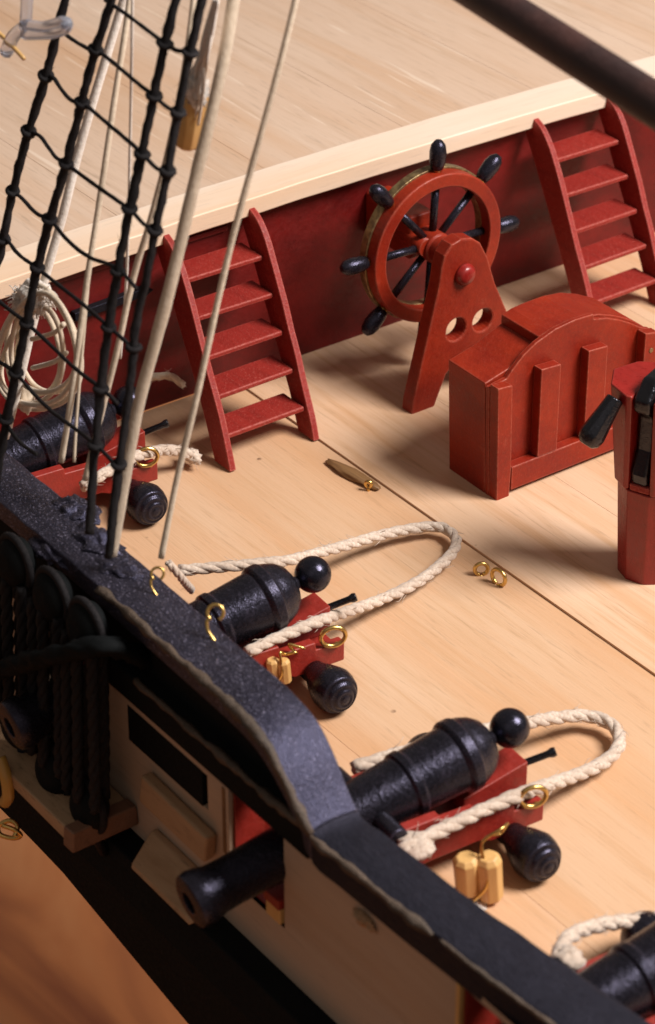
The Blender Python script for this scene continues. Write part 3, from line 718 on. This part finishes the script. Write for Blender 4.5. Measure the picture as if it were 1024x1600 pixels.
# deadeyes, lanyards and the channel board
ch = thing('channel_board', 'rough brown wooden ledge below the black deadeyes', 'ledge', (3, -6.6, -.6))
MB().box((1.3, -7.15, -.62), (3.85, -6.16, -.40)).build('board', M['rawwood'], ch, bevel=.03, jit=.05)
MB().box((3.86, -7.2, -.66), (4.12, -6.16, -.34)).build('end_cleat', M['redwood'], ch, bevel=.03, jit=.05)
def deadeye_pair(xb, yb, zl, zu, xu, lab):
    d = thing('deadeyes', lab, 'deadeye', (xb, yb, zl), 0, 'black deadeyes with lanyards')
    for nm, c in (('lower_deadeye', Vector((xb, yb, zl))), ('upper_deadeye', Vector((xu, yb+.15, zu)))):
        mb = MB(); mm = Matrix.Translation(c) @ Matrix.Rotation(R(78), 4, 'X')
        mb.lathe([(-.20, .12), (-.17, .24), (-.09, .33), (0, .355), (.09, .33), (.17, .24), (.20, .12)], mm, 28); mb.build(nm, M['hullblack'], d, bevel=.01)
        mb = MB(); mb.tube([c+Vector((.37*math.cos(t_), 0, .37*math.sin(t_))) for t_ in [2*math.pi*k/30 for k in range(30)]], .055, 8, closed=True); mb.build('strop', M['blackrope'], d)
    for k in range(5):
        o_ = -.34+.165*k; yy = (-.14, .12, -.16, .14, -.1)[k]
        mb = MB(); mb.rope([(xb+o_, yb+yy, zl+.15), (xu+o_*.85, yb+.15+yy, zu-.15)], .085, seg=5); mb.build('lanyard', M['blackrope'], d)
    mb = MB(); mb.tube([(xb, yb, zl-.4), (xb, yb+.2, zl-.9)], .08, 8); mb.build('chain_link', M['black'], d)
    return d
deadeye_pair(2.05, -6.75, .05, 2.65, 2.0, 'black deadeyes and lanyards furthest left, touching the picture edge')
deadeye_pair(2.95, -6.75, -.18, 2.62, 2.95, 'black deadeyes and lanyards in the middle of the cluster')
deadeye_pair(3.85, -6.75, -.22, 2.60, 3.80, 'black deadeyes and lanyards at the right of the cluster, beside the hull slot')
mb = MB(); mb.tube(resample(smooth([yp(-40, 1060, -7.1), yp(20, 1040, -7.1), yp(90, 1022, -7.0), yp(175, 1010, -6.6), yp(250, 1040, -5.85)], 8), .08), .13, 14, rough=.5)
tag(mb.build('sheer_pole', M['hullblack'], org=yp(90, 1020, -7)), 'thick black bar lying across the deadeyes at the left edge', 'bar')
# tar clumps where the shrouds meet the rail
mb = MB()
for px, py, z, r in ((150, 850, 3.05, .30), (185, 890, 3.05, .26), (120, 800, 3.05, .26), (90, 860, 2.9, .30), (210, 905, 3.05, .15), (60, 790, 3.0, .2)):
    mb.ball(zp(px, py, z-.1), r, 36, (1.5, .9, .45), lumps=.6, freq=5)
tag(mb.build('rope_seizing', M['rail'], org=zp(150, 850, 3)), 'lumpy black seizing where shrouds cross the rail', 'lashing')

# ------------------------------------------------------------------ buff running lines
def line(pts, r, label, name='rigging_line', mat='line', hairs=0, grp='buff rigging lines', tw=False):
    mb = MB(); sp = smooth(pts, 8)
    if tw: mb.rope(sp, r, hairs=hairs, pitch=r*9, seg=6)
    else:
        ps = resample(sp, .12); mb.tube(ps, [r*(1+.08*noise.noise(p*2.1)) for p in ps], 9, rough=.05)
    return tag(mb.build(name, M[mat], org=sp[0]), label, 'rope', grp)
def LY(py, yb, top=2.3, y0=870): return yb+(y0-py)/870*top
line([yp(x, y, LY(y, -5.95)) for x, y in ((174, 868), (186, 800), (215, 640), (244, 530), (268, 440), (303, 290), (330, 180), (352, 80), (368, -20), (380, -110))], .080, 'thickest buff line, coming down to the rail between shrouds and first brass hook')
line([yp(x, y, LY(y, -5.55)) for x, y in ((252, 872), (268, 790), (282, 725), (310, 610), (345, 450), (372, 340), (405, 220), (435, 110), (462, 0), (485, -110))], .042, 'slim buff line crossing in front of the left red ladder')
line([yp(x, y, LY(y, -5.55, 2.2, 720)) for x, y in ((96, 722), (112, 620), (128, 500), (142, 400), (158, 300), (180, 150), (200, 20), (212, -100))], .042, 'thin buff line left of the third shroud, ending at the rail', )
line([yp(x, y, LY(y, -5.5, 2.2, 720)) for x, y in ((116, 722), (121, 640), (133, 500), (142, 400))], .022, 'hair-thin pinkish thread beside a thin buff line', name='thread')
line([yp(x, y, LY(y, -5.5, 2.2, 748)) for x, y in ((133, 750), (160, 640), (185, 540), (200, 470), (215, 410), (232, 355), (262, 240), (290, 100), (310, -60))], .042, 'thin buff line running between the third and fourth shrouds')
line([yp(x, y, LY(y, -5.3, 2.6, 690)) for x, y in ((8, 684), (30, 600), (48, 520), (72, 430), (100, 330), (125, 230), (160, 110), (200, -20), (230, -110))], .062, 'pale blurred line beside the second shroud, passing the hanging coil', mat='white')
line([yp(x, y, -4.2) for x, y in ((188, 560), (196, 470), (200, 380), (203, 250), (206, 100), (208, -100))], .020, 'thin whitish thread hanging straight down between the shrouds', name='thread', mat='white')

# rope coil -----------------------------------------------------------
mb = MB(); 
def cp(x, y, k=0.): return yp(x, y, -4.9+k)
for k in range(7):
    cx = (60, 68, 54, 66, 60, 72, 58)[k]; cy = (545, 535, 555, 540, 550, 530, 548)[k]; a = (60, 50, 46, 56, 34, 44, 62)[k]; b = (88, 78, 76, 96, 66, 84, 92)[k]; off = R((-6, 4, -12, 8, 0, 12, -3)[k])
    pts = []
    for j in range(22):
        t_ = 2*math.pi*j/22; x = a*math.cos(t_)*(1-.25*math.sin(t_)); y_ = b*math.sin(t_)
        pts.append(cp(cx+x*math.cos(off)-y_*math.sin(off), cy-(x*math.sin(off)+y_*math.cos(off)), .06*k-.15+.05*math.sin(t_*2+k)))
    mb.tube(smooth(pts, 4, True), .038, 7, closed=True)
for x in ((85, 520, 80, 548), (86, 565, 84, 590)):
    mb.tube(smooth([cp(x[0]-35, x[1]+10), cp(x[0], x[1]), cp(x[2]+20, x[1]-14)], 6), .036, 7)
co = thing('rope_coil', 'buff rope coil hanging at the left, beside the second shroud', 'rope coil', cp(60, 545), 0)
mb.build('coil', M['line'], co)
mb = MB(); mb.ball(cp(58, 464), .24, 40, (1.2, .8, .8), lumps=.5, freq=4); mb.ball(cp(38, 482), .17, 30, (.9, .7, 1.2), lumps=.5, freq=4)
for _ in range(420):
    p = cp(50+max(-26, min(26, random.gauss(0, 16))), 468+max(-16, min(16, random.gauss(0, 10))), random.uniform(-.1, .1)); d = Vector((random.uniform(-1, 1), random.uniform(-1, 1), random.uniform(-1, 1)))*.09
    mb.tube([p, p+d, p+d*1.6+Vector((0, 0, random.uniform(-.08, .02)))], .008, 3)
mb.build('frayed_tie', M['white'], co)
mb = MB(); mb.ball(cp(40, 622), .17, 26, (.9, .8, 1.3), lumps=.4); mb.build('knot', M['line'], co)

# tassel --------------------------------------------------------------
ta = thing('frayed_tassel', 'frayed white rope end with a yellow tip against the quarterdeck', 'tassel', yp(300, 150, -4.0))
mb = MB()
for _ in range(60):
    a = random.uniform(-7, 7); b = random.uniform(-10, 10)
    mb.tube(smooth([yp(338+a*.5, 0, -4+random.uniform(-.08, .08)), yp(322+a, 70, -4+random.uniform(-.1, .1)), yp(310+b, 125+random.uniform(-20, 20), -4+random.uniform(-.12, .12)), yp(302+b, 190+random.uniform(-40, 10), -4+random.uniform(-.1, .1))], 5), .018, 4, tone=random.random())
mb.ball(yp(308, 140, -4.05), .12, 24, (1, 1, 1.5), lumps=1, freq=8)
mb.build('strands', M['white'], ta)
mb = MB(); mb.lathe([(0, .12), (.06, .17), (.75, .19), (.9, .1)], along(yp(292, 228, -4), yp(304, 148, -4)), 10); mb.build('tip', M['block'], ta, bevel=.02)

# clear plastic clip --------------------------------------------------
pcx = thing('plastic_clip', 'clear bluish plastic clip hooked on the leftmost shroud', 'clip', yp(45, 45, -5.1))
Q = lambda x, y, k=0.: yp(x, y, -5.1+k)
mb = MB(); mb.tube(smooth([Q(44, -60), Q(42, 5), Q(40, 36)], 5), .08, 8); mb.tube(smooth([Q(40, 38), Q(70, 42), Q(100, 34), Q(104, 42), Q(84, 52), Q(40, 54)], 6), .075, 8); mb.tube(smooth([Q(40, 42), Q(22, 56), Q(10, 82)], 6), [.09]*13, 8)
mb.build('clip_body', M['plastic'], pcx)
mb = MB(); mb.tube(smooth([Q(-6, 48), Q(14, 66), Q(38, 92)], 5), .03, 6); mb.build('stick', M['block'], pcx)

# spar ----------------------------------------------------------------
a, b = yp(560, -130, -2.0), yp(1200, 275, -2.0)
mb = MB(); n = 40; ps = [a+(b-a)*i/n for i in range(n+1)]; mb.tube(ps, [.22+.03*i/n for i in range(n+1)], 40)
tag(mb.build('spar', M['spar'], org=a), 'round dark brown spar crossing the upper right corner', 'spar')

# brass scrap and amber bead at far left -------------------------------
P = yp(14, 1298, -7.2); mb = MB()
mb.tube(smooth([P+Vector((.16*math.cos(k)*1, .1*math.sin(k*1.3), .12*math.sin(k))) for k in range(9)], 5), .035, 7)
tag(mb.build('brass_wire', M['brass'], org=P), 'small twist of brass wire at the left edge below the deadeyes', 'wire')
P = yp(2, 1215, -7.2); mb = MB(); mb.tube(smooth([P+Vector((0, 0, .35)), P+Vector((.15, 0, .1)), P+Vector((.17, 0, -.2)), P+Vector((.05, 0, -.4))], 6), .09, 10)
tag(mb.build('amber_wire', M['amber'], org=P), 'amber coloured curved strip at the left picture edge', 'strip')

for o in list(bpy.data.objects):
    if '_o' in o.keys(): del o['_o']
